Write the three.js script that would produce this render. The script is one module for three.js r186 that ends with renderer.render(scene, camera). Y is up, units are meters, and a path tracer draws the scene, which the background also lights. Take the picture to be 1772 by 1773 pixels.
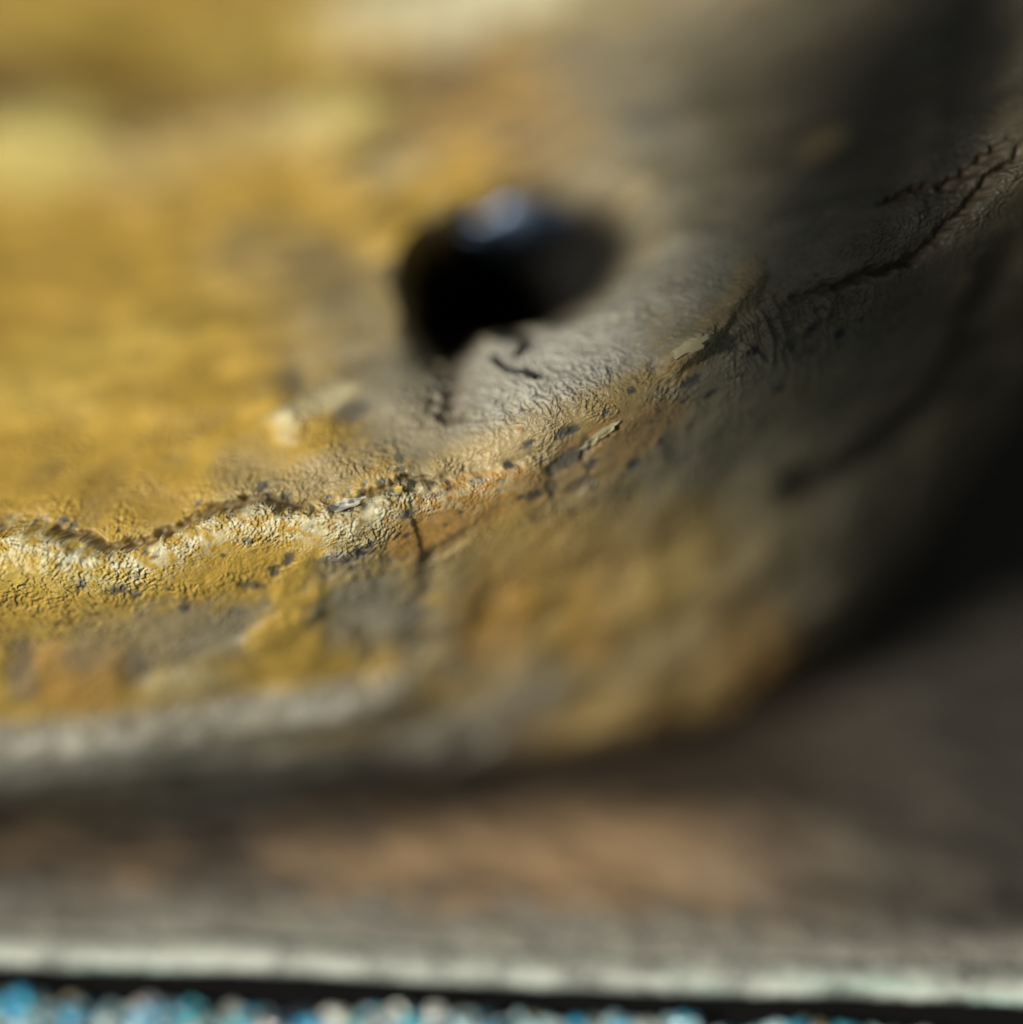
import * as THREE from 'three';
import { createNoise2D, createNoise3D } from 'simplex-noise';
import { mergeVertices } from 'three/addons/utils/BufferGeometryUtils.js';

// ------------------------------------------------------------------ camera, sky, sun, exposure
const U = 0.04;                                   // metres across the frame at the plane of focus
const TILT = 35 * Math.PI / 180;
const LEDGE = 0.4385 * U;                         // the plane of focus crosses the lump this high above the ledge
const scene = new THREE.Scene();
const camera = new THREE.PerspectiveCamera(2 * Math.atan(0.5 / 4) * 180 / Math.PI, 1, 0.01, 60);
camera.position.set(0, LEDGE + Math.sin(TILT) * 4 * U, Math.cos(TILT) * 4 * U);
camera.lookAt(0, LEDGE, 0);
camera.focus = 4 * U;
camera.updateProjectionMatrix();
camera.userData.fStop = camera.getFocalLength() / 1000 / (0.68 * U);

const SUN = new THREE.Vector3(-0.68, 0.42, 0.61).normalize();
const smooth = (a, b, x) => { const t = Math.max(0, Math.min(1, (x - a) / (b - a))); return t * t * (3 - 2 * t); };
const mixn = (a, b, t) => a + (b - a) * t;
function seeded(a) { return () => { a |= 0; a = a + 0x6D2B79F5 | 0; let t = Math.imul(a ^ a >>> 15, 1 | a); t = t + Math.imul(t ^ t >>> 7, 61 | t) ^ t; return ((t ^ t >>> 14) >>> 0) / 4294967296; }; }
{
  const w = 512, h = 256, px = new Float32Array(w * h * 4), n3 = createNoise3D(seeded(11));
  for (let j = 0; j < h; j++) for (let i = 0; i < w; i++) {
    const el = ((j + 0.5) / h - 0.5) * Math.PI, az = ((i + 0.5) / w - 0.5) * 2 * Math.PI;
    const x = Math.cos(az) * Math.cos(el), y = Math.sin(el), z = Math.sin(az) * Math.cos(el);
    const near = Math.max(0, x * SUN.x + y * SUN.y + z * SUN.z);
    const cloud = 0.5 + 0.5 * n3(x * 1.6, y * 3.0, z * 1.6) * 0.7 + 0.15 * n3(x * 4, y * 7, z * 4);
    const up = smooth(-0.15, 0.5, y), glow = 0.9 * near ** 6 + 0.35 * near ** 2;
    const base = mixn(0.10, 0.34, up) * 0.27, c = mixn(0.8, 1.25, cloud), o = (j * w + i) * 4;
    px[o] = base * c * (0.86 + glow * 1.25); px[o + 1] = base * c * (0.97 + glow * 1.15); px[o + 2] = base * c * (1.03 + glow * 0.85); px[o + 3] = 1;
  }
  const sky = new THREE.DataTexture(px, w, h, THREE.RGBAFormat, THREE.FloatType);
  sky.mapping = THREE.EquirectangularReflectionMapping; sky.minFilter = sky.magFilter = THREE.LinearFilter; sky.wrapS = THREE.RepeatWrapping; sky.needsUpdate = true;
  scene.background = sky; scene.environment = sky;
}
const sun = new THREE.DirectionalLight(new THREE.Color(1, 0.94, 0.82), 4.7);
sun.position.copy(SUN).multiplyScalar(0.6); sun.castShadow = true;
sun.shadow.radius = 20; sun.shadow.mapSize.set(2048, 2048);
Object.assign(sun.shadow.camera, { left: -0.12, right: 0.12, top: 0.12, bottom: -0.12, near: 0.05, far: 1.5 });
scene.add(sun);

const renderer = new THREE.WebGLRenderer();
renderer.toneMapping = THREE.LinearToneMapping;
renderer.toneMappingExposure = 1.0;
renderer.shadowMap.enabled = true;
renderer.shadowMap.type = THREE.PCFSoftShadowMap;

// ------------------------------------------------------------------ helpers
const nA = createNoise2D(seeded(1)), nB = createNoise2D(seeded(2)), nC = createNoise2D(seeded(3));
const fbm = (x, y, k = 4) => { let s = 0, a = 0.5; for (let i = 0; i < k; i++) { s += a * nA(x + i * 17.3, y - i * 9.1); a *= 0.5; x *= 2.03; y *= 2.03; } return s; };
const ridged = (x, y) => 1 - Math.abs(nB(x, y));
function tag(o, label, category, extra) { o.userData.label = label; if (category) o.userData.category = category; Object.assign(o.userData, extra); return o; }
function mesh(name, geometry, material, parent) { const m = new THREE.Mesh(geometry, material); m.name = name; m.castShadow = m.receiveShadow = true; (parent || scene).add(m); return m; }
function colourTexture(w, h, f, wrap = THREE.RepeatWrapping) {          // f writes linear colour
  const px = new Uint8Array(w * h * 4), c = [0, 0, 0], enc = (x) => Math.round(255 * (x <= 0.0031308 ? 12.92 * x : 1.055 * x ** (1 / 2.4) - 0.055));
  for (let j = 0; j < h; j++) for (let i = 0; i < w; i++) { f(i, j, c); const o = (j * w + i) * 4; for (let k = 0; k < 3; k++) px[o + k] = enc(Math.max(0, Math.min(1, c[k]))); px[o + 3] = 255; }
  const t = new THREE.DataTexture(px, w, h); t.colorSpace = THREE.SRGBColorSpace; t.wrapS = t.wrapT = wrap; t.magFilter = t.minFilter = THREE.LinearFilter; t.needsUpdate = true; return t;
}
function heightTexture(w, h, f, wrap = THREE.RepeatWrapping) {          // f returns 0 to 1
  const px = new Float32Array(w * h * 4);
  for (let j = 0; j < h; j++) for (let i = 0; i < w; i++) { const o = (j * w + i) * 4; px[o] = px[o + 1] = px[o + 2] = f(i, j); px[o + 3] = 1; }
  const t = new THREE.DataTexture(px, w, h, THREE.RGBAFormat, THREE.FloatType); t.wrapS = t.wrapT = wrap; t.magFilter = t.minFilter = THREE.LinearFilter; t.needsUpdate = true; return t;
}

// ------------------------------------------------------------------ the ground and the ledge
{
  const g = new THREE.PlaneGeometry(8, 8, 1, 1).rotateX(-Math.PI / 2);
  const m = mesh('ground', g, new THREE.MeshPhysicalMaterial({ color: new THREE.Color().setRGB(0.012, 0.012, 0.013), roughness: 1, specularIntensity: 0.15 }));
  m.position.y = -0.082 * U; m.userData.kind = 'structure';
}
const ledge = new THREE.Group(); ledge.name = 'ledge'; ledge.position.set(0, -0.06 * U, 0.0); ledge.rotation.y = -0.06; scene.add(ledge);
tag(ledge, 'brown rusty flat ledge with a pale worn front edge, under the yellow lump', 'ledge');
{
  const NOSE = 0.156, TOP = 0.06, S = 1400;                  // nose position, top height (U); texture pixels per U
  const W = 2048, H = 1024, SPANX = 2.0, SPANZ = 1.0;
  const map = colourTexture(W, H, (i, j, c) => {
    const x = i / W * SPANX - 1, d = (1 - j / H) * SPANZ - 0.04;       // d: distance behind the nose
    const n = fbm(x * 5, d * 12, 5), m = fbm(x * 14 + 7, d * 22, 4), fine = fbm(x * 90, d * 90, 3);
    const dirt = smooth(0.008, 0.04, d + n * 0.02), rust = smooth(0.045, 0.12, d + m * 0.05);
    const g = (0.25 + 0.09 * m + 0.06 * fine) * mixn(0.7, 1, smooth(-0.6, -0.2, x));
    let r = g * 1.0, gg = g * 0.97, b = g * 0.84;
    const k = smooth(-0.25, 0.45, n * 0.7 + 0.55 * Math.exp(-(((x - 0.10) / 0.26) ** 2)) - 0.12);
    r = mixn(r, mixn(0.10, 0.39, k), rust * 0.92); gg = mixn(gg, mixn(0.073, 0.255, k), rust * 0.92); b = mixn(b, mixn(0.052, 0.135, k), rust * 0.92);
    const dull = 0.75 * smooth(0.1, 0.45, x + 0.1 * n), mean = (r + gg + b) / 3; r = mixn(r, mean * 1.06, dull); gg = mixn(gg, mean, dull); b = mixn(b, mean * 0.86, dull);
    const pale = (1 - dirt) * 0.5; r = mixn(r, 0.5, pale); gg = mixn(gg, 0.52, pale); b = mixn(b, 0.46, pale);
    const paintedShade = mixn(1, 0.5, smooth(-0.1, -0.5, x + 0.2 * n) * smooth(0.08, 0.15, d)) * mixn(1, 0.12, smooth(0, 0.075, d + 0.02 * m - mixn(0.135, 0.20, smooth(-0.5, 0.15, x))) * smooth(0.5, 0.2, x)) * mixn(1, 0.40, smooth(0.12, 0.5, x + 0.12 * n) * smooth(0.03, 0.1, d)), v = (1 + 0.5 * fine) * paintedShade; c[0] = r * v; c[1] = gg * v; c[2] = b * v;  // shade painted in: left end, contact with the lump, right end
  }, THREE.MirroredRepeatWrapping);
  const bump = heightTexture(1024, 512, (i, j) => 0.5 + 0.35 * fbm(i / 30, j / 30, 5), THREE.MirroredRepeatWrapping);
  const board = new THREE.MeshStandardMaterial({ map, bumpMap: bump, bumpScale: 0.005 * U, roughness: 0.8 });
  // top of the board: a sheet with waviness, its front dipping to the worn edge
  const nx = 420, nz = 240, DEEP = 3.4, pos = [], uv = [], idx = [];
  for (let j = 0; j <= nz; j++) for (let i = 0; i <= nx; i++) {
    const x = (i / nx - 0.5) * 4, t = j / nz, d = 0.012 + DEEP * t * t;
    const y = TOP - 0.006 * Math.exp(-d / 0.03) + 0.008 * fbm(x * 4, d * 6, 4) * smooth(0, 0.1, d) + 0.003 * fbm(x * 20, d * 20, 3) - 0.012 * smooth(0.0, 0.25, d) * 0.3;
    pos.push(x * U, y * U, (NOSE - d) * U); uv.push((x + 1) / SPANX, 1 - (d + 0.04) / SPANZ);
  }
  for (let j = 0; j < nz; j++) for (let i = 0; i < nx; i++) { const a = j * (nx + 1) + i; idx.push(a, a + 1, a + nx + 1, a + 1, a + nx + 2, a + nx + 1); }
  // underside, so that the board has thickness
  const g = new THREE.BufferGeometry(); g.setAttribute('position', new THREE.Float32BufferAttribute(pos, 3)); g.setAttribute('uv', new THREE.Float32BufferAttribute(uv, 2)); g.setIndex(idx); g.computeVertexNormals();
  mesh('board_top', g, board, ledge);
  const under = new THREE.BoxGeometry(4 * U, 0.03 * U, (DEEP - 0.03) * U); under.translate(0, (TOP - 0.031) * U, (NOSE - 0.02 - DEEP / 2) * U);
  const darkM = new THREE.MeshPhysicalMaterial({ color: new THREE.Color().setRGB(0.008, 0.007, 0.007), roughness: 1, specularIntensity: 0.15 });
  mesh('underside', under, darkM, ledge);
  const back = new THREE.BoxGeometry(4 * U, 0.4 * U, 0.3 * U); back.translate(0, (TOP - 0.05 - 0.2) * U, (NOSE - 0.20) * U);
  mesh('footing', back, darkM, ledge);
  // worn edge: a rounded lip along the front
  const ep = [], eu = [], ei = [], ns = 700, nr = 18, R = 0.017;
  for (let i = 0; i <= ns; i++) for (let k = 0; k <= nr; k++) {
    const x = (i / ns - 0.5) * 4, a = -0.62 * Math.PI + k / nr * 1.25 * Math.PI;
    const r = R * (1 + 0.10 * fbm(x * 9, k * 0.12, 3) + 0.09 * fbm(x * 40, k * 0.4, 3)), sag = 0.004 * nA(x * 2.2, 3.7);
    ep.push(x * U, (TOP - R + 0.002 + sag + Math.sin(a) * r) * U, (NOSE - 0.004 + Math.cos(a) * r * 1.15) * U); eu.push(x * 1.1, k / nr * 0.09);
  }
  for (let i = 0; i < ns; i++) for (let k = 0; k < nr; k++) { const a = i * (nr + 1) + k; ei.push(a, a + nr + 1, a + 1, a + 1, a + nr + 1, a + nr + 2); }
  const eg = new THREE.BufferGeometry(); eg.setAttribute('position', new THREE.Float32BufferAttribute(ep, 3)); eg.setAttribute('uv', new THREE.Float32BufferAttribute(eu, 2)); eg.setIndex(ei); eg.computeVertexNormals();
  const emap = colourTexture(2048, 128, (i, j, c) => {
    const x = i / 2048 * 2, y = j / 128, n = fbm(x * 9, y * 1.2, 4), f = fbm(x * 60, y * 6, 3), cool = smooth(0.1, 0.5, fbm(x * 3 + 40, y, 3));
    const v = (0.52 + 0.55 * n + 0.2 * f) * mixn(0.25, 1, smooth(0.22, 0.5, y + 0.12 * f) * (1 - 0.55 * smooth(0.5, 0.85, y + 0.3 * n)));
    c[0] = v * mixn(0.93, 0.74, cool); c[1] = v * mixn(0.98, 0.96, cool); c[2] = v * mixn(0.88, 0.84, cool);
  });
  emap.repeat.set(1 / 2.2, 1 / 0.09);
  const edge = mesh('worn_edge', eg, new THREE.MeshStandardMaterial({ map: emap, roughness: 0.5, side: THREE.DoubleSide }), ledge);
  edge.userData.label = 'pale worn strip along the front of the ledge';
}

// ------------------------------------------------------------------ the glittering grit in front of the ledge
{
  const rnd = seeded(77), base = new THREE.IcosahedronGeometry(1, 1), p = base.attributes.position, key = new Map();
  for (let i = 0; i < p.count; i++) { const k = [p.getX(i), p.getY(i), p.getZ(i)].map((v) => v.toFixed(3)).join(); if (!key.has(k)) key.set(k, 0.75 + 0.5 * rnd()); const s = key.get(k); p.setXYZ(i, p.getX(i) * s, p.getY(i) * s, p.getZ(i) * s); }
  base.computeVertexNormals();
  const N = 36000, grit = new THREE.InstancedMesh(base, new THREE.MeshPhysicalMaterial({ color: 0xffffff, roughness: 0.25, metalness: 0.0, clearcoat: 1, clearcoatRoughness: 0.12, flatShading: true }), N);
  const o = new THREE.Object3D(), c = new THREE.Color();
  const tones = [[0.55, 0.82, 0.88], [0.08, 0.50, 0.85], [0.12, 0.66, 0.80], [0.75, 0.78, 0.72], [0.42, 0.38, 0.25], [0.05, 0.08, 0.11], [0.06, 0.16, 0.28], [0.30, 0.32, 0.24], [0.8, 0.68, 0.66]];
  for (let i = 0; i < N; i++) {
    const s = (0.0025 + 0.0075 * rnd() ** 2.4 * (0.5 + rnd())) * U;
    const x = (rnd() - 0.5) * 1.9, z = 0.156 + 0.010 - x * -0.06 + rnd() * 0.3;
    o.position.set(x * U, -0.082 * U + s * 0.5 + 0.008 * U * nA(x * 6, z * 6), z * U); o.rotation.set(rnd() * 6, rnd() * 6, rnd() * 6); o.scale.set(s, s * (0.6 + 0.5 * rnd()), s * (0.7 + 0.6 * rnd())); o.updateMatrix(); grit.setMatrixAt(i, o.matrix);
    const q = nB(x * 4, z * 6) * 0.5 + 0.5, r = rnd();
    const k = r < 0.3 * q + 0.1 ? (rnd() < 0.5 ? 1 : 2) : r < 0.5 ? 0 : r < 0.62 ? 3 : r < 0.72 ? 4 : r < 0.82 ? 5 : r < 0.9 ? 6 : r < 0.96 ? 7 : 8;
    const t = tones[k], v = 0.7 + 0.5 * rnd(); grit.setColorAt(i, c.setRGB(t[0] * v, t[1] * v, t[2] * v));
  }
  grit.name = 'grit'; grit.castShadow = grit.receiveShadow = true; scene.add(grit);
  tag(grit, 'glittering blue and pale grit along the bottom, below the dark gap', 'grit', { kind: 'stuff' });
}

// ------------------------------------------------------------------ the weathered yellow lump
// ---- the lump's rounded block shape, in its own axes (x right, y up its leaning face, z out of it), in units of U ----
const lineY = (x) => { const c = Math.max(-0.6, Math.min(0.5, x)); return 0.07 + 0.41 * c + 0.34 * c * c + (x - c) * (0.41 + 0.68 * c); };   // the shoulder
const UPX = 0.8192, UPZ = 0.5736;                       // straight up, seen in the lump's own axes
const softMax = (a, k) => { const m = Math.max(...a); let s = 0; for (const v of a) s += Math.exp((v - m) / k); return m + k * Math.log(s); };
function inside(x, y, z) {
  const l = lineY(x), d = -z;
  const up = UPX * y + UPZ * z;
  return softMax([
    (1.0 * (y - l) - d) * 0.71, (0.95 * (l - y) - d) * 0.72,               // top and front
    0.8 * x - 0.6 * y - 0.348, x - 0.575, 0.5 * x + 0.86 * y - 0.95,         // right side
    -up - 0.425, -x - 1.15, d - 1.7, up - 0.62,                            // bed, left end, back, crown
  ], 0.042) - 0.022;
}
const CX = -0.08, CY = 0.03, CD = 0.8;                   // the point inside from which the surface is measured
function reach(dx, dy, dz) {
  let a = 0, b = 3;
  for (let i = 0; i < 26; i++) { const m = (a + b) / 2; if (inside(CX + dx * m, CY + dy * m, -CD + dz * m) < 0) a = m; else b = m; }
  return (a + b) / 2;
}
function chartDir(u, v) { const q = 1 + u * u + v * v; return [2 * u / q, 2 * v / q, (1 - u * u - v * v) / q]; }
// ---- end of shape ----
const lump = new THREE.Group(); lump.name = 'weathered_lump'; scene.add(lump);
tag(lump, 'rounded yellow lump of flaking paint with a dark oval hole, resting on the brown ledge', 'lump');
// the lump's own leaning axes (units of U) to metres above the ledge
const toWorld = (x, y, z) => [x * U, LEDGE + (UPX * y + UPZ * z) * U, (-UPZ * y + UPX * z) * U];

// marks on the surface, in its own chart: [u, v, first axis u, v, second axis u, v], colour, strength, softness, ragged, height
const PAINT = { O: [0.50, 0.325, 0.060], Y: [0.60, 0.44, 0.10], P: [0.58, 0.52, 0.32], G: [0.235, 0.215, 0.155], D: [0.045, 0.055, 0.07], W: [0.60, 0.59, 0.53], R: [0.46, 0.26, 0.07], B: [0.13, 0.09, 0.05], T: [0.44, 0.33, 0.15], N: [0.22, 0.22, 0.19], V: [0.075, 0.064, 0.042], L: [0.74, 0.63, 0.22], Q: [0.76, 0.73, 0.50], K: [0.010, 0.009, 0.008], M: [0.24, 0.155, 0.022] };
const MARKS = [
  [[-.2587, .0927, .1955, .0041, .1146, -.2481], 'O', 0.75, 0.9, 0.1, 0],
  [[-.2846, .5163, .1663, .0478, .0155, -.0526], 'M', 0.85, 0.6, 0.3, 0],
  [[-.2059, .6037, .0903, -.006, .0038, -.0292], 'B', 0.6, 0.6, 0.3, 0],
  [[-.4146, .4592, .1147, .065, .0369, -.0941], 'M', 0.85, 0.5, 0.3, 0],
  [[-.4457, .3941, .0445, .014, .0246, -.0665], 'B', 0.7, 0.6, 0.2, 0],
  [[-.43, .4549, .0302, .0088, .0122, -.0382], 'M', 0.5, 0.6, 0.2, 0],
  [[-.3874, .339, .0479, .0276, .0286, -.0596], 'L', 0.85, 0.5, 0.2, 0.018],
  [[-.4592, .5532, .0681, .025, .0125, -.0453], 'Y', 0.5, 0.6, 0.2, 0.008],
  [[-.1992, .5536, .1163, .0304, .0151, -.0545], 'Y', 0.6, 0.6, 0.3, 0.006],
  [[.0273, .5559, .1499, -.0207, .0053, -.0522], 'Q', 0.95, 0.5, 0.3, 0.02],
  [[-.0685, .5433, .0747, .0094, .007, -.0329], 'P', 0.6, 0.5, 0.3, 0.01],
  [[-.0971, .3935, .0585, .0091, .0102, -.0429], 'L', 0.85, 0.5, 0.3, 0.016],
  [[-.1964, .3735, .0819, .0237, .0142, -.0424], 'P', 0.45, 0.6, 0.3, 0.008],
  [[-.2836, .3225, .0458, .0164, .0178, -.0429], 'P', 0.55, 0.6, 0.3, 0.01],
  [[-.0138, .3228, .075, .0192, .0044, -.019], 'P', 0.4, 0.6, 0.3, 0.006],
  [[-.0109, .4493, .1078, -.0157, .0035, -.0407], 'B', 0.75, 0.6, 0.3, -0.01],
  [[-.0324, .3536, .065, .0254, .0074, -.0251], 'B', 0.65, 0.6, 0.3, -0.008],
  [[-.2603, .4333, .0913, .0233, .0125, -.0399], 'B', 0.5, 0.6, 0.3, 0],
  [[-.2426, .3106, .0797, .0236, .0165, -.0428], 'O', 0.6, 0.6, 0.3, 0],
  [[.0691, .3512, .0777, -.0068, .0043, -.0879], 'R', 0.45, 0.7, 0.3, 0],
  [[-.1544, .2021, .0545, .0108, .0176, -.0493], 'G', 0.4, 0.7, 0.3, 0],
  [[-.0879, .1772, .0305, -.0026, .0053, -.0364], 'D', 0.5, 0.6, 0.3, -0.0024],
  [[-.0561, .115, .0652, .0095, .0153, -.0598], 'G', 0.45, 0.7, 0.3, 0],
  [[.2014, .1578, .1176, .0312, -.0119, -.1797], 'G', 0.85, 0.8, 0.3, 0],
  [[.164, .4022, .056, -.0361, -.0123, -.0929], 'G', 0.6, 0.7, 0.3, 0],
  [[.2461, .2914, .0583, -.0486, -.0243, -.0946], 'V', 0.75, 0.7, 0.3, 0],  // dark tone paints the upper-right shade into the colour
  [[.2948, .226, .0475, -.0446, -.0448, -.1333], 'V', 0.85, 0.7, 0.3, 0],  // more of the painted upper-right shade
  [[.3179, .2407, .0076, -.0116, -.0331, -.0859], 'K', 0.6, 0.6, 0.3, -0.01],  // narrow dip, near-black to paint in the shade here
  [[.1694, .2739, .0318, -.0164, -.0063, -.0341], 'G', 0.6, 0.6, 0.2, 0],
  [[.1702, .2887, .018, -.0097, -.0038, -.021], 'D', 0.4, 0.7, 0.2, 0],
  [[.2499, .2154, .013, .0066, -.0008, -.013], 'T', 0.6, 0.6, 0.3, 0.006],
  [[-.2947, .1741, .0896, .0049, .0165, -.039], 'O', 0.5, 0.7, 0.2, 0],
  [[-.2445, .0982, .0693, .0286, .0198, -.0305], 'Y', 0.5, 0.7, 0.2, 0.01],
  [[-.2729, .0581, .0442, .0009, .0095, -.0182], 'Y', 0.4, 0.7, 0.2, 0.006],
  [[-.2024, -.006, .004, .0216, .0111, -.0054], 'B', 0.35, 0.6, 0.5, -0.004],
  [[-.2433, .0049, .0081, .0074, .0066, -.0064], 'B', 0.4, 0.6, 0.5, -0.003],
  [[-.1686, -.0131, .0175, 0, .0027, -.0105], 'B', 0.3, 0.7, 0.5, -0.003],
  [[.054, .0724, .0606, .0107, .0037, -.0359], 'W', 0.95, 0.5, 0.3, 0],
  [[.0422, .0564, .0321, .0048, .0021, -.02], 'P', 0.25, 0.5, 0.3, 0],
  [[.0939, .0861, .0439, .01, .002, -.0253], 'W', 0.6, 0.6, 0.4, 0.003],
  [[-.0059, .0503, .0485, .0076, .0084, -.0452], 'G', 0.85, 0.5, 0.3, -0.006],
  [[-.0234, .0871, .0527, .0075, .0091, -.0436], 'G', 0.6, 0.7, 0.3, 0],
  [[-.0774, .0534, .0276, .0136, .0052, -.009], 'P', 0.7, 0.5, 0.5, 0.006],
  [[-.0947, .0379, .0098, -.0019, .0004, -.0123], 'P', 0.6, 0.5, 0.3, 0.006],
  [[-.0542, .0455, .0137, .0079, .0032, -.0053], 'D', 0.65, 0.5, 0.3, -0.0024],
  [[-.1027, .0763, .0106, -.002, .0018, -.0216], 'D', 0.45, 0.6, 0.3, -0.0016],
  [[-.0958, .0737, .0062, -.0011, .0007, -.0095], 'D', 0.3, 0.6, 0.3, -0.0016],
  [[-.0697, .0294, .0175, -.0002, .002, -.014], 'O', 0.6, 0.5, 0.3, 0.004],
  [[-.1141, .0012, .0221, 0, .0047, -.0255], 'G', 0.5, 0.6, 0.4, 0],
  [[-.0666, .0029, .0333, .0124, .0061, -.0136], 'G', 0.5, 0.6, 0.4, 0],
  [[.1598, .1303, .0273, .0011, -.003, -.0278], 'W', 0.35, 0.6, 0.4, 0.006],
  [[.1895, .1194, .0073, -.0045, -.0064, -.0168], 'T', 0.6, 0.5, 0.3, 0.01],
  [[.1699, .0946, .0192, .0246, .0048, -.0054], 'T', 0.8, 0.4, 0.3, 0.008],
  [[.1548, .0792, .0135, .0096, .0035, -.006], 'P', 0.7, 0.4, 0.3, 0.01],
  [[.1517, .0672, .0099, .0086, .0056, -.0063], 'R', 0.6, 0.4, 0.3, 0],
  [[.1256, .1181, .0197, .0062, .0007, -.0114], 'W', 0.45, 0.5, 0.4, 0.008],
  [[.0766, .0348, .065, .0262, .0054, -.0132], 'T', 0.9, 0.4, 0.4, 0],
  [[.1181, .0538, .033, .0176, .0047, -.0087], 'O', 0.55, 0.5, 0.4, 0],
  [[.0306, .0118, .0528, .0093, .0018, -.0098], 'T', 0.6, 0.5, 0.4, 0],
  [[.0554, .0314, .0021, 0, 0, -.0018], 'R', 0.9, 0.4, 0.2, 0.002],
  [[-.1407, -.0594, .1103, .0225, .0003, -.0157], 'O', 0.9, 0.4, 0.35, 0],
  [[-.2133, -.0536, .0486, -.0062, -.0023, -.0138], 'Y', 0.7, 0.5, 0.4, 0],
  [[-.0976, -.0345, .0543, .0114, .0021, -.0142], 'O', 0.75, 0.4, 0.4, 0],
  [[-.0382, -.0334, .0239, .0087, .0046, -.0161], 'G', 0.55, 0.4, 0.5, 0],
  [[-.0554, -.024, .0209, .0036, .0012, -.0089], 'T', 0.6, 0.5, 0.5, 0],
  [[-.0536, -.0485, .0142, .0023, .0003, -.0039], 'D', 0.5, 0.5, 0.5, -0.0012],
  [[-.0569, -.0465, .0092, .0006, 0, -.0035], 'W', 0.5, 0.5, 0.4, 0.003],
  [[.0347, -.0105, .0581, .0166, .0051, -.0156], 'R', 0.95, 0.1, 0.3, -0.001],
  [[.1139, .0229, .0419, .0249, .011, -.0137], 'R', 0.85, 0.18, 0.3, -0.001],
  [[.0995, -.0062, .0283, .0103, .0119, -.0214], 'G', 0.45, 0.5, 0.4, 0],
  [[-.0021, -.036, .0257, .0139, .0057, -.0119], 'R', 0.9, 0.1, 0.3, -0.001],
  [[-.016, -.0061, .0202, .0073, .0024, -.0067], 'G', 0.5, 0.5, 0.4, 0],
  [[.0869, .0138, .0119, .0076, .0035, -.0045], 'D', 0.95, 0.25, 0.45, -0.0024],
  [[.0979, -.0017, .0093, .0056, .0028, -.0035], 'D', 0.95, 0.25, 0.4, -0.0024],
  [[.0787, -.0032, .0046, 0, .0005, -.0044], 'D', 0.85, 0.3, 0.4, -0.0016],
  [[.0724, -.0227, .0052, -.0001, .0007, -.0055], 'D', 0.85, 0.3, 0.4, -0.0016],
  [[.0762, .0084, .0037, 0, .0002, -.0021], 'D', 0.8, 0.3, 0.4, -0.0012],
  [[.0966, .0234, .0022, -.0003, -.0004, -.0055], 'D', 0.9, 0.3, 0.3, -0.0016],
  [[.0486, .0097, .0036, 0, .0001, -.0028], 'D', 0.9, 0.3, 0.3, -0.0012],
  [[.0293, .0004, .0043, 0, 0, -.0022], 'D', 0.8, 0.3, 0.4, -0.0012],
  [[.0446, -.0003, .0018, 0, .0001, -.0018], 'D', 0.8, 0.3, 0.3, -0.0008],
  [[.0048, -.0086, .0075, .0027, .0009, -.0024], 'D', 0.6, 0.4, 0.5, -0.0012],
  [[-.0203, -.0075, .0053, -.002, -.0009, -.0024], 'D', 0.85, 0.3, 0.4, -0.0012],
  [[-.0134, -.0206, .0022, 0, -.0001, -.0022], 'D', 0.7, 0.3, 0.4, -0.0008],
  [[.1551, .0235, .0065, .0001, .0027, -.0091], 'D', 0.65, 0.6, 0.4, -0.002],
  [[.165, .0147, .0085, .0001, .0012, -.0037], 'D', 0.6, 0.5, 0.4, -0.0016],
  [[.135, .0693, .0033, -.0001, -.0001, -.005], 'D', 0.6, 0.5, 0.3, -0.0012],
  [[-.019, .0155, .0029, 0, .0001, -.0037], 'D', 0.6, 0.4, 0.3, -0.0012],
  [[-.006, .0097, .0061, -.0022, -.0036, -.0102], 'D', 0.35, 0.5, 0.4, -0.0012],
  [[-.1221, -.0848, .0048, -.0003, -.0007, -.0034], 'D', 0.85, 0.35, 0.3, -0.0016],
  [[-.1116, -.0656, .008, -.0012, -.0007, -.0028], 'D', 0.7, 0.35, 0.4, -0.0016],
  [[-.1093, -.0361, .0034, 0, -.0002, -.0029], 'D', 0.7, 0.4, 0.3, -0.0012],
  [[-.1245, -.0449, .0017, 0, -.0001, -.0015], 'D', 0.8, 0.4, 0.3, -0.0008],
  [[-.0968, -.0543, .0041, .0015, .0003, -.0018], 'D', 0.7, 0.4, 0.4, -0.0012],
  [[-.0354, -.0705, .0037, -.0002, -.0003, -.0044], 'D', 0.7, 0.4, 0.3, -0.0012],
  [[-.0017, -.0586, .0059, -.002, -.0036, -.0139], 'D', 0.4, 0.4, 0.4, -0.0024],
  [[.011, -.0423, .0193, .0124, .002, -.0035], 'B', 0.3, 0.4, 0.4, -0.004],
  [[-.0543, -.0565, .0324, .0039, .0002, -.0097], 'G', 0.5, 0.4, 0.5, -0.002],
  [[-.2492, -.0976, .0091, -.0064, -.0073, -.0113], 'D', 0.4, 0.6, 0.5, -0.0016],
  [[-.1643, -.104, .0823, .0048, -.0053, -.0277], 'G', 0.75, 0.4, 0.5, 0],
  [[-.2313, -.0905, .0393, -.0025, -.0068, -.0201], 'O', 0.4, 0.6, 0.5, 0],
  [[-.1218, -.1005, .0434, .011, -.0001, -.0156], 'G', 0.6, 0.4, 0.4, 0],
  [[-.1243, -.1121, .0403, .0163, .0008, -.009], 'G', 0.55, 0.5, 0.5, 0.003],
  [[-.0841, -.1157, .0371, -.0144, -.0083, -.0261], 'O', 0.95, 0.15, 0.2, 0.006],
  [[-.1128, -.1281, .0406, -.0042, -.0029, -.0151], 'O', 0.6, 0.4, 0.3, 0],
  [[-.0851, -.074, .0141, -.0039, -.0068, -.0228], 'O', 0.85, 0.22, 0.25, 0.003],
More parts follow.
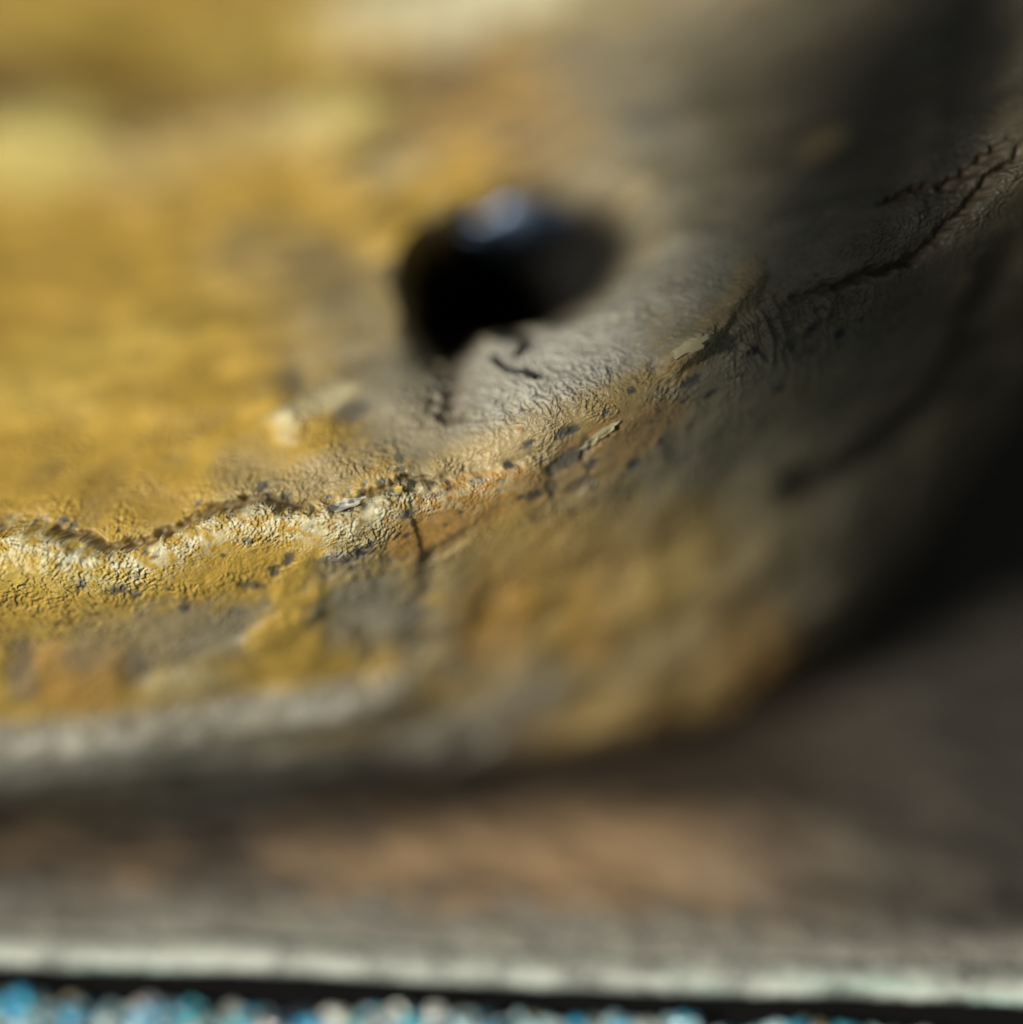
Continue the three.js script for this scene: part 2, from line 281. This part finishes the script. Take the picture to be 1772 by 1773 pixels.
  [[-.2336, -.128, .033, .0009, -.0086, -.0286], 'R', 0.75, 0.22, 0.3, 0.003],
  [[-.2587, -.1142, .0058, -.0045, -.0106, -.0159], 'D', 0.5, 0.5, 0.3, -0.0024],
  [[-.2628, -.1322, .0059, -.0048, -.0095, -.0143], 'G', 0.5, 0.5, 0.3, 0],
  [[-.2186, -.1086, .0125, -.001, -.0052, -.0152], 'G', 0.5, 0.5, 0.3, 0],
  [[-.0429, -.0923, .0354, -.0025, -.0033, -.0376], 'G', 0.75, 0.35, 0.7, -0.003],
  [[-.046, -.0851, .0227, -.0015, -.0021, -.0228], 'N', 0.5, 0.6, 0.3, 0],
  [[-.1973, -.1293, .0099, -.001, -.0059, -.019], 'D', 0.5, 0.5, 0.3, -0.0024],
  [[-.1671, -.1402, .0292, .0024, -.002, -.0121], 'P', 0.5, 0.5, 0.3, 0.006],
  [[-.0137, -.1018, .0136, -.0034, -.0068, -.0438], 'D', 0.45, 0.7, 0.3, -0.0016],
  [[.0175, -.0942, .014, -.0045, -.0068, -.0406], 'G', 0.6, 0.7, 0.3, 0.003],
  [[.0091, -.13, .0248, -.0138, -.0076, -.0251], 'G', 0.5, 0.6, 0.4, 0],
  [[.0486, -.0497, .0445, .0161, .0101, -.0246], 'T', 0.55, 0.5, 0.4, 0],
  [[.1115, -.0706, .0511, -.0206, -.0094, -.0584], 'R', 0.45, 0.6, 0.4, 0],
  [[.0483, -.1067, .0303, -.0149, -.0109, -.0433], 'R', 0.7, 0.5, 0.4, 0],
  [[.0811, -.1147, .0106, -.0074, -.0182, -.0456], 'O', 0.3, 0.6, 0.4, 0],
  [[.0979, -.0846, .0102, -.0075, -.0141, -.0278], 'D', 0.4, 0.6, 0.4, -0.0016],
  [[.1451, -.065, .0106, .0068, .0055, -.0069], 'D', 0.4, 0.6, 0.4, -0.0016],
  [[.0929, -.1326, .0198, -.0019, .0031, -.0233], 'D', 0.3, 0.6, 0.4, -0.0012],
  [[.1394, -.1139, .0315, -.0128, -.0048, -.058], 'R', 0.45, 0.6, 0.4, 0],
  [[.2792, -.2091, .0971, .0264, .0397, -.0538], 'R', 0.95, 0.4, 0.3, 0],
  [[.2553, -.2485, .0936, .0201, .047, -.0663], 'O', 0.4, 0.5, 0.3, 0],
  [[.1934, -.2257, .0905, .031, .0271, -.0505], 'T', 0.7, 0.6, 0.4, 0],
  [[.1582, -.2701, .1011, .0011, -.0173, -.0121], 'R', 0.5, 0.6, 0.3, 0],
  [[.073, -.1793, .0498, .0047, .0089, -.0396], 'N', 0.6, 0.6, 0.4, 0],
  [[.3052, -.0538, .0698, .0829, .1746, -.1162], 'G', 0.75, 0.7, 0.3, 0],
  [[.256, -.0571, .0353, -.0185, -.0147, -.0487], 'T', 0.35, 0.6, 0.4, 0],
  [[.1739, -.0271, .0185, .0191, .0123, -.0101], 'T', 0.4, 0.6, 0.4, 0],
  [[-.174, -.1663, .1726, .0074, -.0025, -.0141], 'D', 0.35, 0.5, 0.4, 0],
  [[-.2084, -.2465, .2077, -.0199, -.0166, -.056], 'N', 0.95, 0.3, 0.15, 0],
  [[.025, -.2598, .0859, 0, .0055, -.0522], 'B', 0.85, 0.5, 0.3, 0],
  [[.3654, .0555, .1184, -.0149, .0446, -.1125], 'V', 0.3, 0.6, 0.3, 0],  // painted shade over the right front
  [[.0039, -.2271, .0597, .0044, .0048, -.0446], 'N', 0.8, 0.5, 0.3, 0],
  [[-.3294, .3887, .0264, .023, .0183, -.0345], 'B', 0.4, 0.6, 0.3, 0],
  [[.1361, -.0768, .0738, -.0295, -.0085, -.0698], 'O', 0.35, 0.6, 0.4, 0],
  [[.2324, -.1213, .0805, -.0453, -.0112, -.0558], 'T', 0.55, 0.6, 0.4, 0],
  [[.1912, -.0645, .0308, -.0183, -.0185, -.0478], 'O', 0.35, 0.6, 0.4, 0],
  [[.3206, -.1634, .074, -.0405, -.0014, -.0431], 'R', 0.5, 0.6, 0.3, 0],
];
const LINES = {
  step: [[-.298, -.0319], [-.273, -.0227], [-.2528, -.0285], [-.2354, -.0247], [-.211, -.0333], [-.1846, -.0411], [-.1684, -.0372], [-.1522, -.0287], [-.1326, -.0184], [-.1049, -.0125], [-.0799, -.0167], [-.0517, -.0168], [-.0338, -.0097], [-.016, -.0007], [.0055, -.0007], [.0558, .0119], [.0917, .0209], [.1123, .0349], [.1358, .0504], [.162, .0672], [.1874, .0835], [.2177, .1056], [.2454, .1145], [.2735, .1237], [.2863, .1352], [.3001, .1518], [.3087, .1655], [.3222, .1766], [.3454, .198]],
  fissure: [[.2561, .1591], [.2674, .1624], [.2776, .1672], [.2919, .1662], [.3022, .175], [.3209, .19]],
  streak: [[.0091, .1254], [.0152, .0988], [.0169, .075], [.0147, .0536], [.0182, .0356]],
  nick: [[.0944, .0139], [.0992, .021], [.1074, .029], [.1177, .035]],
  rim: [[-.3455, -.1806], [-.2975, -.1847], [-.2465, -.1879], [-.2093, -.1856], [-.1705, -.1823], [-.1305, -.1795], [-.089, -.1767], [-.0455, -.1726], [-.0138, -.1648], [.0068, -.1496]],
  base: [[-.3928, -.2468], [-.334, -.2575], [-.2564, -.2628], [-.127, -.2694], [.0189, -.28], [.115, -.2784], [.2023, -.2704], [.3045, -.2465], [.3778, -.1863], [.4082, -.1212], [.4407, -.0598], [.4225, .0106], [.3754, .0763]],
  groove: [[.2419, -.0064], [.2884, .0021], [.3269, .0252], [.347, .0617], [.3482, .0951], [.3397, .1292], [.3367, .1498]],
  crackle: [[-.2336, -.0785, .0537, -.0028, -.0124, -.0419]],
  slope: [[.0629, .0717, .0577, .0127, .0046, -.0372]],
  crumple: [[.22, .0931, .0424, .0154, .0139, -.0198]],
  bowl: [[.0692, .1387, .0735, .0125, .0048, -.0603]],
  hole: [[.0664, .1863, .0948, .0133, .0062, -.0737]],
  lobe: [[.0143, .1358, .0331, -.0103, -.0061, -.0519]],
  hairs: [[[[.0554, .1154], [.0579, .108], [.0617, .0998], [.0609, .0909], [.0559, .0837]], 0.0026], [[[.0412, .0859], [.0427, .0785], [.0496, .0723], [.0592, .0699], [.0658, .0653]], 0.0024]],
  flakes: [[[.1542, .08, .0095, .006, .0022, -.0043], 'P', 0.006], [[-.0188, -.0047, .0036, 0, 0, -.0025], 'Y', 0.004], [[.1056, .029, .0122, .0099, .0018, -.0019], 'P', 0.004], [[-.0516, -.0139, .0137, .0037, .0009, -.0035], 'W', 0.006]],
};
const T = 2048, U0 = -0.66, V0 = -0.46, SIZE = 1.2, PXU = 2300;      // chart window; PXU turns chart units into about pixels of the photograph
const col = new Float32Array(T * T * 3), hgt = new Float32Array(T * T), fine = new Float32Array(T * T), holeM = new Float32Array(T * T), lipM = new Float32Array(T * T);
const at = (u, v) => [(u - U0) / SIZE * T, (v - V0) / SIZE * T];
{
  // ground colours: ochre paint thinning to taupe towards the right
  for (let j = 0; j < T; j++) for (let i = 0; i < T; i++) {
    const x = (U0 + i / T * SIZE) * PXU, y = (V0 + j / T * SIZE) * PXU, o = j * T + i;
    const n1 = fbm(x / 260, y / 170, 4), n2 = fbm((x + y * 0.7) / 110 + 30, (y - x * 0.4) / 60, 4), n3 = nC(x / 9, y / 9), n4 = nB(x / 4.2, y / 4.2);
    const bare = smooth(-0.35, 0.55, x / 1150 + n1 * 0.7 + n2 * 0.35 - 0.06);
    const edge = n1 * 0.5 + n2 * 0.6 + 0.06 * n3 + x / 1500, bare2 = mixn(bare, smooth(-0.05, 0.06, edge), 0.45);
    const streak = 1 + 1.15 * fbm((x * 0.95 + y * 0.3) / 230 + 11, (y * 0.95 - x * 0.3) / 60, 3) * smooth(-150, 250, y);
    const O = PAINT.O, G = PAINT.G, Tn = PAINT.T, k = smooth(-0.2, 0.5, n2 + 0.1);
    const v = 1 + 0.13 * n3 + 0.13 * n4 + 0.14 * n2 - 0.45 * smooth(0.62, 0.9, nA(x / 13 + 60, y / 11)) * smooth(-0.1, 0.3, n2);
    for (let c = 0; c < 3; c++) col[o * 3 + c] = mixn(O[c], mixn(G[c], Tn[c], k * 0.5), bare2) * v * streak;
    // slow unevenness and fine grain
    hgt[o] = 0.012 * fbm(x / 330 + 5, y / 200, 2) + 0.0016 * fbm((x * 0.8 + y * 0.6) / 90, (y * 0.8 - x * 0.6) / 45, 4);
    const wx = x + 9 * n1 * 4, wy = y + 12 * n2, s1 = nA((wx * 0.78 + wy * 0.62) / 15, (wy * 0.78 - wx * 0.62) / 6.5), s2 = nC((wx * 0.8 + wy * 0.6) / 7 + 3, (wy * 0.8 - wx * 0.6) / 3.6), patch = smooth(-0.25, 0.4, fbm(x / 110 + 80, y / 80, 4));
    fine[o] = (0.0011 * s1 + 0.0009 * s2 + 0.0006 * n4) * mixn(0.22, 1.3, patch);
  }
  const box = (cx, cy, rx, ry, f) => {
    const [a, b] = at(cx - rx, cy - ry), [c, d] = at(cx + rx, cy + ry);
    for (let j = Math.max(0, Math.floor(b)); j < Math.min(T, Math.ceil(d)); j++) for (let i = Math.max(0, Math.floor(a)); i < Math.min(T, Math.ceil(c)); i++) f(U0 + i / T * SIZE, V0 + j / T * SIZE, j * T + i);
  };
  const ellipse = (m, pad, f) => {
    const [cu, cv, au, av, bu, bv] = m, det = au * bv - av * bu;
    box(cu, cv, Math.hypot(au, bu) * pad, Math.hypot(av, bv) * pad, (u, v, o) => { const du = u - cu, dv = v - cv; f(Math.hypot((du * bv - dv * bu) / det, (dv * au - du * av) / det), (du * bv - dv * bu) / det, (dv * au - du * av) / det, u, v, o); });
  };
  const along = (pts, wide, f) => {                         // signed distance from a line (chart pixels, + above it) and how far along it
    const us = pts.map((p) => p[0]), vs = pts.map((p) => p[1]), w = wide / PXU;
    const lo = [Math.min(...us) - w, Math.min(...vs) - w], hi = [Math.max(...us) + w, Math.max(...vs) + w];
    box((lo[0] + hi[0]) / 2, (lo[1] + hi[1]) / 2, (hi[0] - lo[0]) / 2, (hi[1] - lo[1]) / 2, (u, v, o) => {
      let best = 1e9, sign = 1, t0 = 0, end = false;
      for (let k = 0; k < pts.length - 1; k++) {
        const [au, av] = pts[k], [bu, bv] = pts[k + 1], ex = bu - au, ey = bv - av, L = ex * ex + ey * ey, raw = ((u - au) * ex + (v - av) * ey) / L, t = Math.max(0, Math.min(1, raw));
        const dx = u - au - ex * t, dy = v - av - ey * t, d = dx * dx + dy * dy;
        if (d < best) { best = d; sign = ex * (v - av) - ey * (u - au) >= 0 ? 1 : -1; t0 = (k + t) / (pts.length - 1); }
      }
      const d = Math.sqrt(best) * PXU; if (d < wide) f(sign * d, t0, u * PXU, v * PXU, o);
    });
  };
  const tint = (o, C, k) => { for (let c = 0; c < 3; c++) col[o * 3 + c] = mixn(col[o * 3 + c], C[c], k); };
  for (const [place, colour, strength, soft, rag, height] of MARKS) {
    const C = PAINT[colour];
    ellipse(place, 1 + soft + rag + 0.1, (d, a, b, u, v, o) => {
      const x = u * PXU, y = v * PXU, e = d + rag * (0.8 * fbm((x * 0.8 + y * 0.6) / 75, (y * 0.8 - x * 0.6) / 34, 4) + 0.25 * nC(x / 7, y / 7)), m = 1 - smooth(1 - soft, 1 + soft, e);
      if (m <= 0) return;
      const v2 = 1 + 0.12 * nC(x / 11, y / 11) + 0.10 * nB(x / 4.5, y / 4.5);
      tint(o, [C[0] * v2, C[1] * v2, C[2] * v2], m * strength);
      if (height) hgt[o] += height * m;
      if (soft < 0.24 && strength > 0.8) fine[o] *= 1 - 0.7 * m;
    });
  }
  // small dark flecks where the paint has chipped, scattered along and below the shoulder
  const fleck = seeded(21);
  for (let k = 0; k < 110; k++) {
    const q = fleck() * (LINES.step.length - 6) + 2, i = Math.floor(q), f = q - i, [au, av] = LINES.step[i], [bu, bv] = LINES.step[i + 1], down = (-25 + 130 * fleck() ** 1.5) / PXU, r = (2.5 + 6 * fleck() ** 2.5) / PXU, turn = 0.6 + 0.8 * (fleck() - 0.5), long = 1 + 1.4 * fleck();
    const m0 = [mixn(au, bu, f) + down * 0.35, mixn(av, bv, f) - down, Math.cos(turn) * r * long, Math.sin(turn) * r * long, -Math.sin(turn) * r, Math.cos(turn) * r];
    ellipse(m0, 1.6, (d, a, b, u, v, o) => { const m = 1 - smooth(0.6, 1.25, d + 0.35 * nC(u * PXU / 5, v * PXU / 5)); tint(o, PAINT.D, 0.8 * m); hgt[o] -= 0.0015 * m; });
  }
  // crackled paint at the left, below the shoulder
  ellipse(LINES.crackle[0], 1.4, (d, a, b, u, v, o) => {
    const m = 1 - smooth(0.4, 1.2, d), x = u * PXU, y = v * PXU;
    const r = ridged((x + 0.25 * y + 6 * nC(x / 20, y / 20)) / 22, y / 75) ** 10, r2 = ridged(x / 18 + 9, y / 14 + 3) ** 6;
    fine[o] -= m * 0.004 * r * r2 ** 0.2; tint(o, PAINT.B, m * 0.6 * r);
  });
  // the crack and step along the shoulder
  along(LINES.step, 190, (s, t, x, y, o) => {
    const a = fbm(x / 34, y / 34, 4), q = s + 9 * a, left = 1 - smooth(0.42, 0.6, t), right = smooth(0.72, 0.80, t), k = Math.max(left, right * 0.6, 0.12), gap = Math.max(left, right, 0) * smooth(-0.75, 0.0, nB(x / 120, 7) + 0.25);
    const wide = mixn(4.6, 3.8, right), ends = smooth(0, 0.02, t) * (1 - smooth(0.97, 1, t));
    hgt[o] += ends * k * 0.020 * smooth(10, -16, q) * (1 - smooth(20, 170, -q));
    hgt[o] -= ends * gap * 0.014 * Math.exp(-(((q - 5) / wide) ** 2));
    const lip = Math.exp(-(((q + 22) / 26) ** 2)) * ends;
    fine[o] += lip * k * smooth(-0.5, 0.3, nA(x / 60, y / 40)) * (0.0013 * nC((x + 0.5 * y) / 10, (y - 0.5 * x) / 6) + 0.0013 * nB(x / 5, y / 4));
    tint(o, PAINT.Q, 0.72 * lip * left * smooth(-0.25, 0.3, fbm(x / 26 + 9, y / 22, 3) + 0.1));  // pale tint paints the lit crest below the crack
    tint(o, PAINT.B, 0.7 * ends * gap * Math.exp(-(((q - 5) / (wide + 1)) ** 2)));
  });
  for (const name of ['fissure', 'streak', 'nick']) along(LINES[name], 60, (s, t, x, y, o) => {
    const w = (name === 'streak' ? 34 : name === 'nick' ? 4 : 5) * (0.7 + 0.5 * nC(x / 30, y / 30)) * (name === 'nick' ? 1 - t * 0.5 : 1), q = s + 5 * nB(x / 18, y / 18), m = Math.exp(-((q / w) ** 2)) * smooth(0, 0.06, t) * (1 - smooth(0.9, 1, t));
    hgt[o] -= (name === 'streak' ? 0.016 : name === 'nick' ? 0.008 : 0.012) * m; tint(o, PAINT.B, 0.75 * m);
  });
  // fibrous grey slope below the hole
  ellipse(LINES.slope[0], 1.3, (d, a, b, u, v, o) => {
    const m = 1 - smooth(0.6, 1.25, d), x = u * PXU, y = v * PXU, wx = x + 16 * nC(x / 40, y / 40), wy = y + 16 * nB(x / 40, y / 40);
    const r = ridged(wx / 26, wy / 34) ** 3, r2 = ridged(wx / 13 + 5, wy / 16) ** 3;
    hgt[o] += m * 0.005 * (r - 0.4); fine[o] += m * 0.003 * (r2 - 0.4); tint(o, [0.56, 0.55, 0.51], m * 0.65 * r); tint(o, PAINT.G, m * 0.2 * (1 - r));
  });
  // crumpled edge near the right
  ellipse(LINES.crumple[0], 1.3, (d, a, b, u, v, o) => {
    const m = 1 - smooth(0.5, 1.2, d), x = u * PXU, y = v * PXU;
    hgt[o] += m * 0.010 * (ridged((x + 0.5 * y) / 38, (y - 0.2 * x) / 60) ** 2 - 0.5); fine[o] += m * 0.004 * (ridged((x + 0.6 * y) / 15, y / 40) ** 2 - 0.5);
  });
  // the rolled grey rim low on the left
  along(LINES.rim, 230, (s, t, x, y, o) => {
    const q = s + 8 * fbm(x / 60, y / 60, 3), end = 1 - smooth(0.74, 1.0, t), m = Math.exp(-((q / 42) ** 2)) * end;
    hgt[o] += 0.018 * m - 0.009 * Math.exp(-(((q - 72) / 30) ** 2)) * end - 0.02 * smooth(-60, -160, q) * end;
    tint(o, PAINT.N, 0.85 * Math.min(1, 1.25 * Math.exp(-((q / 60) ** 4))) * end); tint(o, PAINT.W, 0.45 * Math.exp(-(((q - 6) / 22) ** 2)) * end * smooth(-0.3, 0.3, fbm(x / 80 + 3, y / 80, 3)));
    if (q < 44 && q > -60 && end > 0.4) lipM[o] = 1;
  });
  // contact shade painted near-black where the lump meets the ledge, and a broad groove that follows its right side
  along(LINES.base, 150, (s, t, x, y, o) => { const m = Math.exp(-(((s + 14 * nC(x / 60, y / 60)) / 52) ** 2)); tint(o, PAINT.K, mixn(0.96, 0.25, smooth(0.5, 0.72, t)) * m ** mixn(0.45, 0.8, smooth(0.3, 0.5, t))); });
  along(LINES.groove, 110, (s, t, x, y, o) => { const m = Math.exp(-((s / 34) ** 2)) * smooth(0, 0.15, t) * (1 - smooth(0.8, 1, t)); hgt[o] -= 0.018 * m; tint(o, PAINT.V, 0.7 * m); tint(o, PAINT.K, 0.35 * m); });
  // the hole, its inner shade painted near-black and fading below
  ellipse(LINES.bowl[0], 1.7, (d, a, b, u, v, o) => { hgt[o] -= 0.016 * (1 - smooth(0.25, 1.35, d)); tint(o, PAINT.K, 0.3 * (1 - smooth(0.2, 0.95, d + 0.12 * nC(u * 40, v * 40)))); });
  const pit = (m0, deep, lowest) => ellipse(m0, 1.6, (d, a, b, u, v, o) => {
    const x = u * PXU, y = v * PXU, e = d + 0.05 * nC(x / 90, y / 90) + 0.015 * nB(x / 25, y / 25), low = Math.max(0, b);
    const m = 1 - smooth(0.72 - lowest * low, 1.06 + 0.5 * lowest * low, e), was = holeD[o] || 0;
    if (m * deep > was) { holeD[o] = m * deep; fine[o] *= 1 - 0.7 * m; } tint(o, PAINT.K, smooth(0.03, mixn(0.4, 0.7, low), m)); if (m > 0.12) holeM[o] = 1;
  });
  const holeD = new Float32Array(T * T);
  pit(LINES.lobe[0], 0.10, 0.9); pit(LINES.hole[0], 0.25, 0.5);
  for (let o = 0; o < T * T; o++) hgt[o] -= holeD[o];
}
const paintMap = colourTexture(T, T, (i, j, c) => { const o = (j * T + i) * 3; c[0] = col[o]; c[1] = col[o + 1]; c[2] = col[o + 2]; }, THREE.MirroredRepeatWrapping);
const BUMP = 0.03;
const paintBump = heightTexture(T, T, (i, j) => 0.5 + fine[j * T + i] / BUMP, THREE.MirroredRepeatWrapping);
const sample = (a, u, v) => {
  let [x, y] = at(u, v); x = Math.max(0, Math.min(T - 1.001, x)); y = Math.max(0, Math.min(T - 1.001, y));
  const i = Math.floor(x), j = Math.floor(y), fx = x - i, fy = y - j, o = j * T + i;
  return mixn(mixn(a[o], a[o + 1], fx), mixn(a[o + T], a[o + T + 1], fx), fy);
};
{
  // a grid over the chart window, then rings that carry the surface round to the far pole
  const N = 1000, RINGS = 24, pos = [], uv = [], idx = [], kind = [];
  const put = (u, v, h) => {
    const [dx, dy, dz] = chartDir(u, v), r = reach(dx, dy, dz) + h;
    pos.push(...toWorld(CX + dx * r, CY + dy * r, -CD + dz * r)); uv.push((u - U0) / SIZE, (v - V0) / SIZE);
  };
  for (let j = 0; j <= N; j++) for (let i = 0; i <= N; i++) { const u = U0 + i / N * SIZE, v = V0 + j / N * SIZE; put(u, v, sample(hgt, u, v)); }
  for (let j = 0; j < N; j++) for (let i = 0; i < N; i++) {
    const a = j * (N + 1) + i, u = U0 + (i + 0.5) / N * SIZE, v = V0 + (j + 0.5) / N * SIZE;
    idx.push(a, a + 1, a + N + 1, a + 1, a + N + 2, a + N + 1);
    const [x, y] = at(u, v).map((q) => Math.min(T - 1, Math.floor(q))), k = holeM[y * T + x] ? 1 : lipM[y * T + x] ? 2 : 0; kind.push(k, k);
  }
  const rim = [];
  for (let i = 0; i < N; i++) rim.push(i);
  for (let j = 0; j < N; j++) rim.push(j * (N + 1) + N);
  for (let i = N; i > 0; i--) rim.push(N * (N + 1) + i);
  for (let j = N; j > 0; j--) rim.push(j * (N + 1));
  let last = rim.filter((_, k) => k % 1 === 0);
  for (let q = 1; q <= RINGS; q++) {
    const ring = [], s = 1 + (q / RINGS) ** 2 * 14;
    for (const b of rim) {
      const i = b % (N + 1), j = Math.floor(b / (N + 1)), u0 = U0 + i / N * SIZE, v0 = V0 + j / N * SIZE, u = -0.06 + (u0 + 0.06) * s, v = 0.14 + (v0 - 0.14) * s;
      ring.push(pos.length / 3); put(u, v, sample(hgt, u0, v0) * (1 - q / RINGS));
    }
    for (let k = 0; k < rim.length; k++) { const k2 = (k + 1) % rim.length; idx.push(last[k], ring[k], last[k2], last[k2], ring[k], ring[k2]); kind.push(0, 0); }
    last = ring;
  }
  const pole = pos.length / 3; put(900, 900, 0); uv[pole * 2] = 0; uv[pole * 2 + 1] = 0;
  for (let k = 0; k < last.length; k++) { idx.push(last[k], pole, last[(k + 1) % last.length]); kind.push(0); }
  const whole = new THREE.BufferGeometry(); whole.setAttribute('position', new THREE.Float32BufferAttribute(pos, 3)); whole.setIndex(idx); whole.computeVertexNormals();
  const nor = whole.attributes.normal.array;
  const pick = (k) => {                                     // the faces of one part, with the whole surface's normals
    const map = new Map(), P = [], Nn = [], Q = [], I = [];
    for (let f = 0; f < kind.length; f++) if (kind[f] === k) for (let c = 0; c < 3; c++) {
      const a = idx[f * 3 + c]; let b = map.get(a);
      if (b === undefined) { b = P.length / 3; map.set(a, b); P.push(pos[a * 3], pos[a * 3 + 1], pos[a * 3 + 2]); Nn.push(nor[a * 3], nor[a * 3 + 1], nor[a * 3 + 2]); Q.push(uv[a * 2], uv[a * 2 + 1]); }
      I.push(b);
    }
    const g = new THREE.BufferGeometry(); g.setAttribute('position', new THREE.Float32BufferAttribute(P, 3)); g.setAttribute('normal', new THREE.Float32BufferAttribute(Nn, 3)); g.setAttribute('uv', new THREE.Float32BufferAttribute(Q, 2)); g.setIndex(I); return g;
  };
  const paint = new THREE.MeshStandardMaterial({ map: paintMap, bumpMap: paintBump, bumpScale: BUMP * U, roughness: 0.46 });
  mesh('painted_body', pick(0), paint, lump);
  mesh('hole', pick(1), new THREE.MeshPhysicalMaterial({ map: paintMap, roughness: 0.95, specularIntensity: 0.25 }), lump).userData.label = 'dark oval hole in the yellow paint';
  mesh('rolled_rim', pick(2), paint, lump).userData.label = 'rolled grey rim low on the left';
}
const onSurface = (u, v, lift = 0) => { const [dx, dy, dz] = chartDir(u, v), r = reach(dx, dy, dz) + sample(hgt, u, v) + lift; return new THREE.Vector3(...toWorld(CX + dx * r, CY + dy * r, -CD + dz * r)); };
// glossy blue-black plug deep in the hole
{
  const g = new THREE.SphereGeometry(1, 64, 40); const p = g.attributes.position;
  for (let i = 0; i < p.count; i++) { const s = 1 + 0.04 * nA(p.getX(i) * 2, p.getY(i) * 2 + p.getZ(i)); p.setXYZ(i, p.getX(i) * s, p.getY(i) * s, p.getZ(i) * s); }
  g.computeVertexNormals();
  const m = mesh('plug', g, new THREE.MeshPhysicalMaterial({ color: new THREE.Color().setRGB(0.09, 0.125, 0.19), metalness: 1, roughness: 0.42 }), lump);
  m.userData.label = 'glossy blue-black plug in the hole';
  m.scale.set(0.115 * U, 0.045 * U, 0.045 * U); m.position.set(...toWorld(0.047, 0.326, -0.315)); m.rotation.set(-TILT, 0, 0.2);
}
// hairs lying on the grey slope, and loose flakes of paint
const hairM = new THREE.MeshStandardMaterial({ color: new THREE.Color().setRGB(0.012, 0.011, 0.01), roughness: 0.6 });
for (const [pts, r] of LINES.hairs) mesh('fibre', new THREE.TubeGeometry(new THREE.CatmullRomCurve3(pts.map(([u, v], k) => onSurface(u, v, 0.006 + (k % 2) * 0.002))), 40, r * U, 8), hairM, lump);
LINES.flakes.forEach(([pl, colour, lift], n) => {
  const [cu, cv, au, av, bu, bv] = pl, P = [], I = [], Q = [], R = 8, A = 28, C = PAINT[colour], rnd = seeded(n + 5);
  const ph = rnd() * 9;
  for (const top of [1, 0]) for (let k = 0; k <= R; k++) for (let a = 0; a < A; a++) {
    const th = a / A * 2 * Math.PI, rr = k / R * (0.85 + 0.3 * nA(Math.cos(th) * 1.7 + ph, Math.sin(th) * 1.7)), s = Math.cos(th) * rr, t = Math.sin(th) * rr;
    const v3 = onSurface(cu + au * s + bu * t, cv + av * s + bv * t, 0.0010 + (top ? 0.0014 : 0) + lift * smooth(-0.2, 1.0, t) ); P.push(v3.x, v3.y, v3.z); Q.push(s, t);
  }
  for (const top of [0, 1]) for (let k = 0; k < R; k++) for (let a = 0; a < A; a++) { const b = top * (R + 1) * A, i = b + k * A + a, j = b + k * A + (a + 1) % A; if (top) I.push(i, j, i + A, j, j + A, i + A); else I.push(i, i + A, j, j, i + A, j + A); }
  for (let a = 0; a < A; a++) { const i = R * A + a, j = R * A + (a + 1) % A, q = (R + 1) * A; I.push(i, i + q, j, j, i + q, j + q); }
  let g = new THREE.BufferGeometry(); g.setAttribute('position', new THREE.Float32BufferAttribute(P, 3)); g.setAttribute('uv', new THREE.Float32BufferAttribute(Q, 2)); g.setIndex(I); g.computeVertexNormals();
  mesh('paint_flake', g, new THREE.MeshStandardMaterial({ color: new THREE.Color().setRGB(...C), roughness: 0.5, side: THREE.DoubleSide }), lump);
});

// ------------------------------------------------------------------ an added, unseen sun blocker that shades the lump's right half
{
  const pts = [];
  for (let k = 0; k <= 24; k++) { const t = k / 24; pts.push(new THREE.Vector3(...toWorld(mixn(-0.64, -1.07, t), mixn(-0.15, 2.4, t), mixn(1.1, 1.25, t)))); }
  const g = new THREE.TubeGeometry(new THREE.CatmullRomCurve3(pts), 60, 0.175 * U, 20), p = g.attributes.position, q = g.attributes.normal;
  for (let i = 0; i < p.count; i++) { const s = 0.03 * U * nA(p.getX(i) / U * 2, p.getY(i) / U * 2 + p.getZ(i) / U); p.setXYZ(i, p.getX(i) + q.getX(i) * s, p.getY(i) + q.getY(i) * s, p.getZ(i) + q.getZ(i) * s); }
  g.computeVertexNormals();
  const sunBlock = mesh('added_sun_blocker', g, new THREE.MeshStandardMaterial({ color: new THREE.Color().setRGB(0.05, 0.048, 0.042), roughness: 0.9 }));
  sunBlock.userData.kind = 'structure';
}

renderer.render(scene, camera);
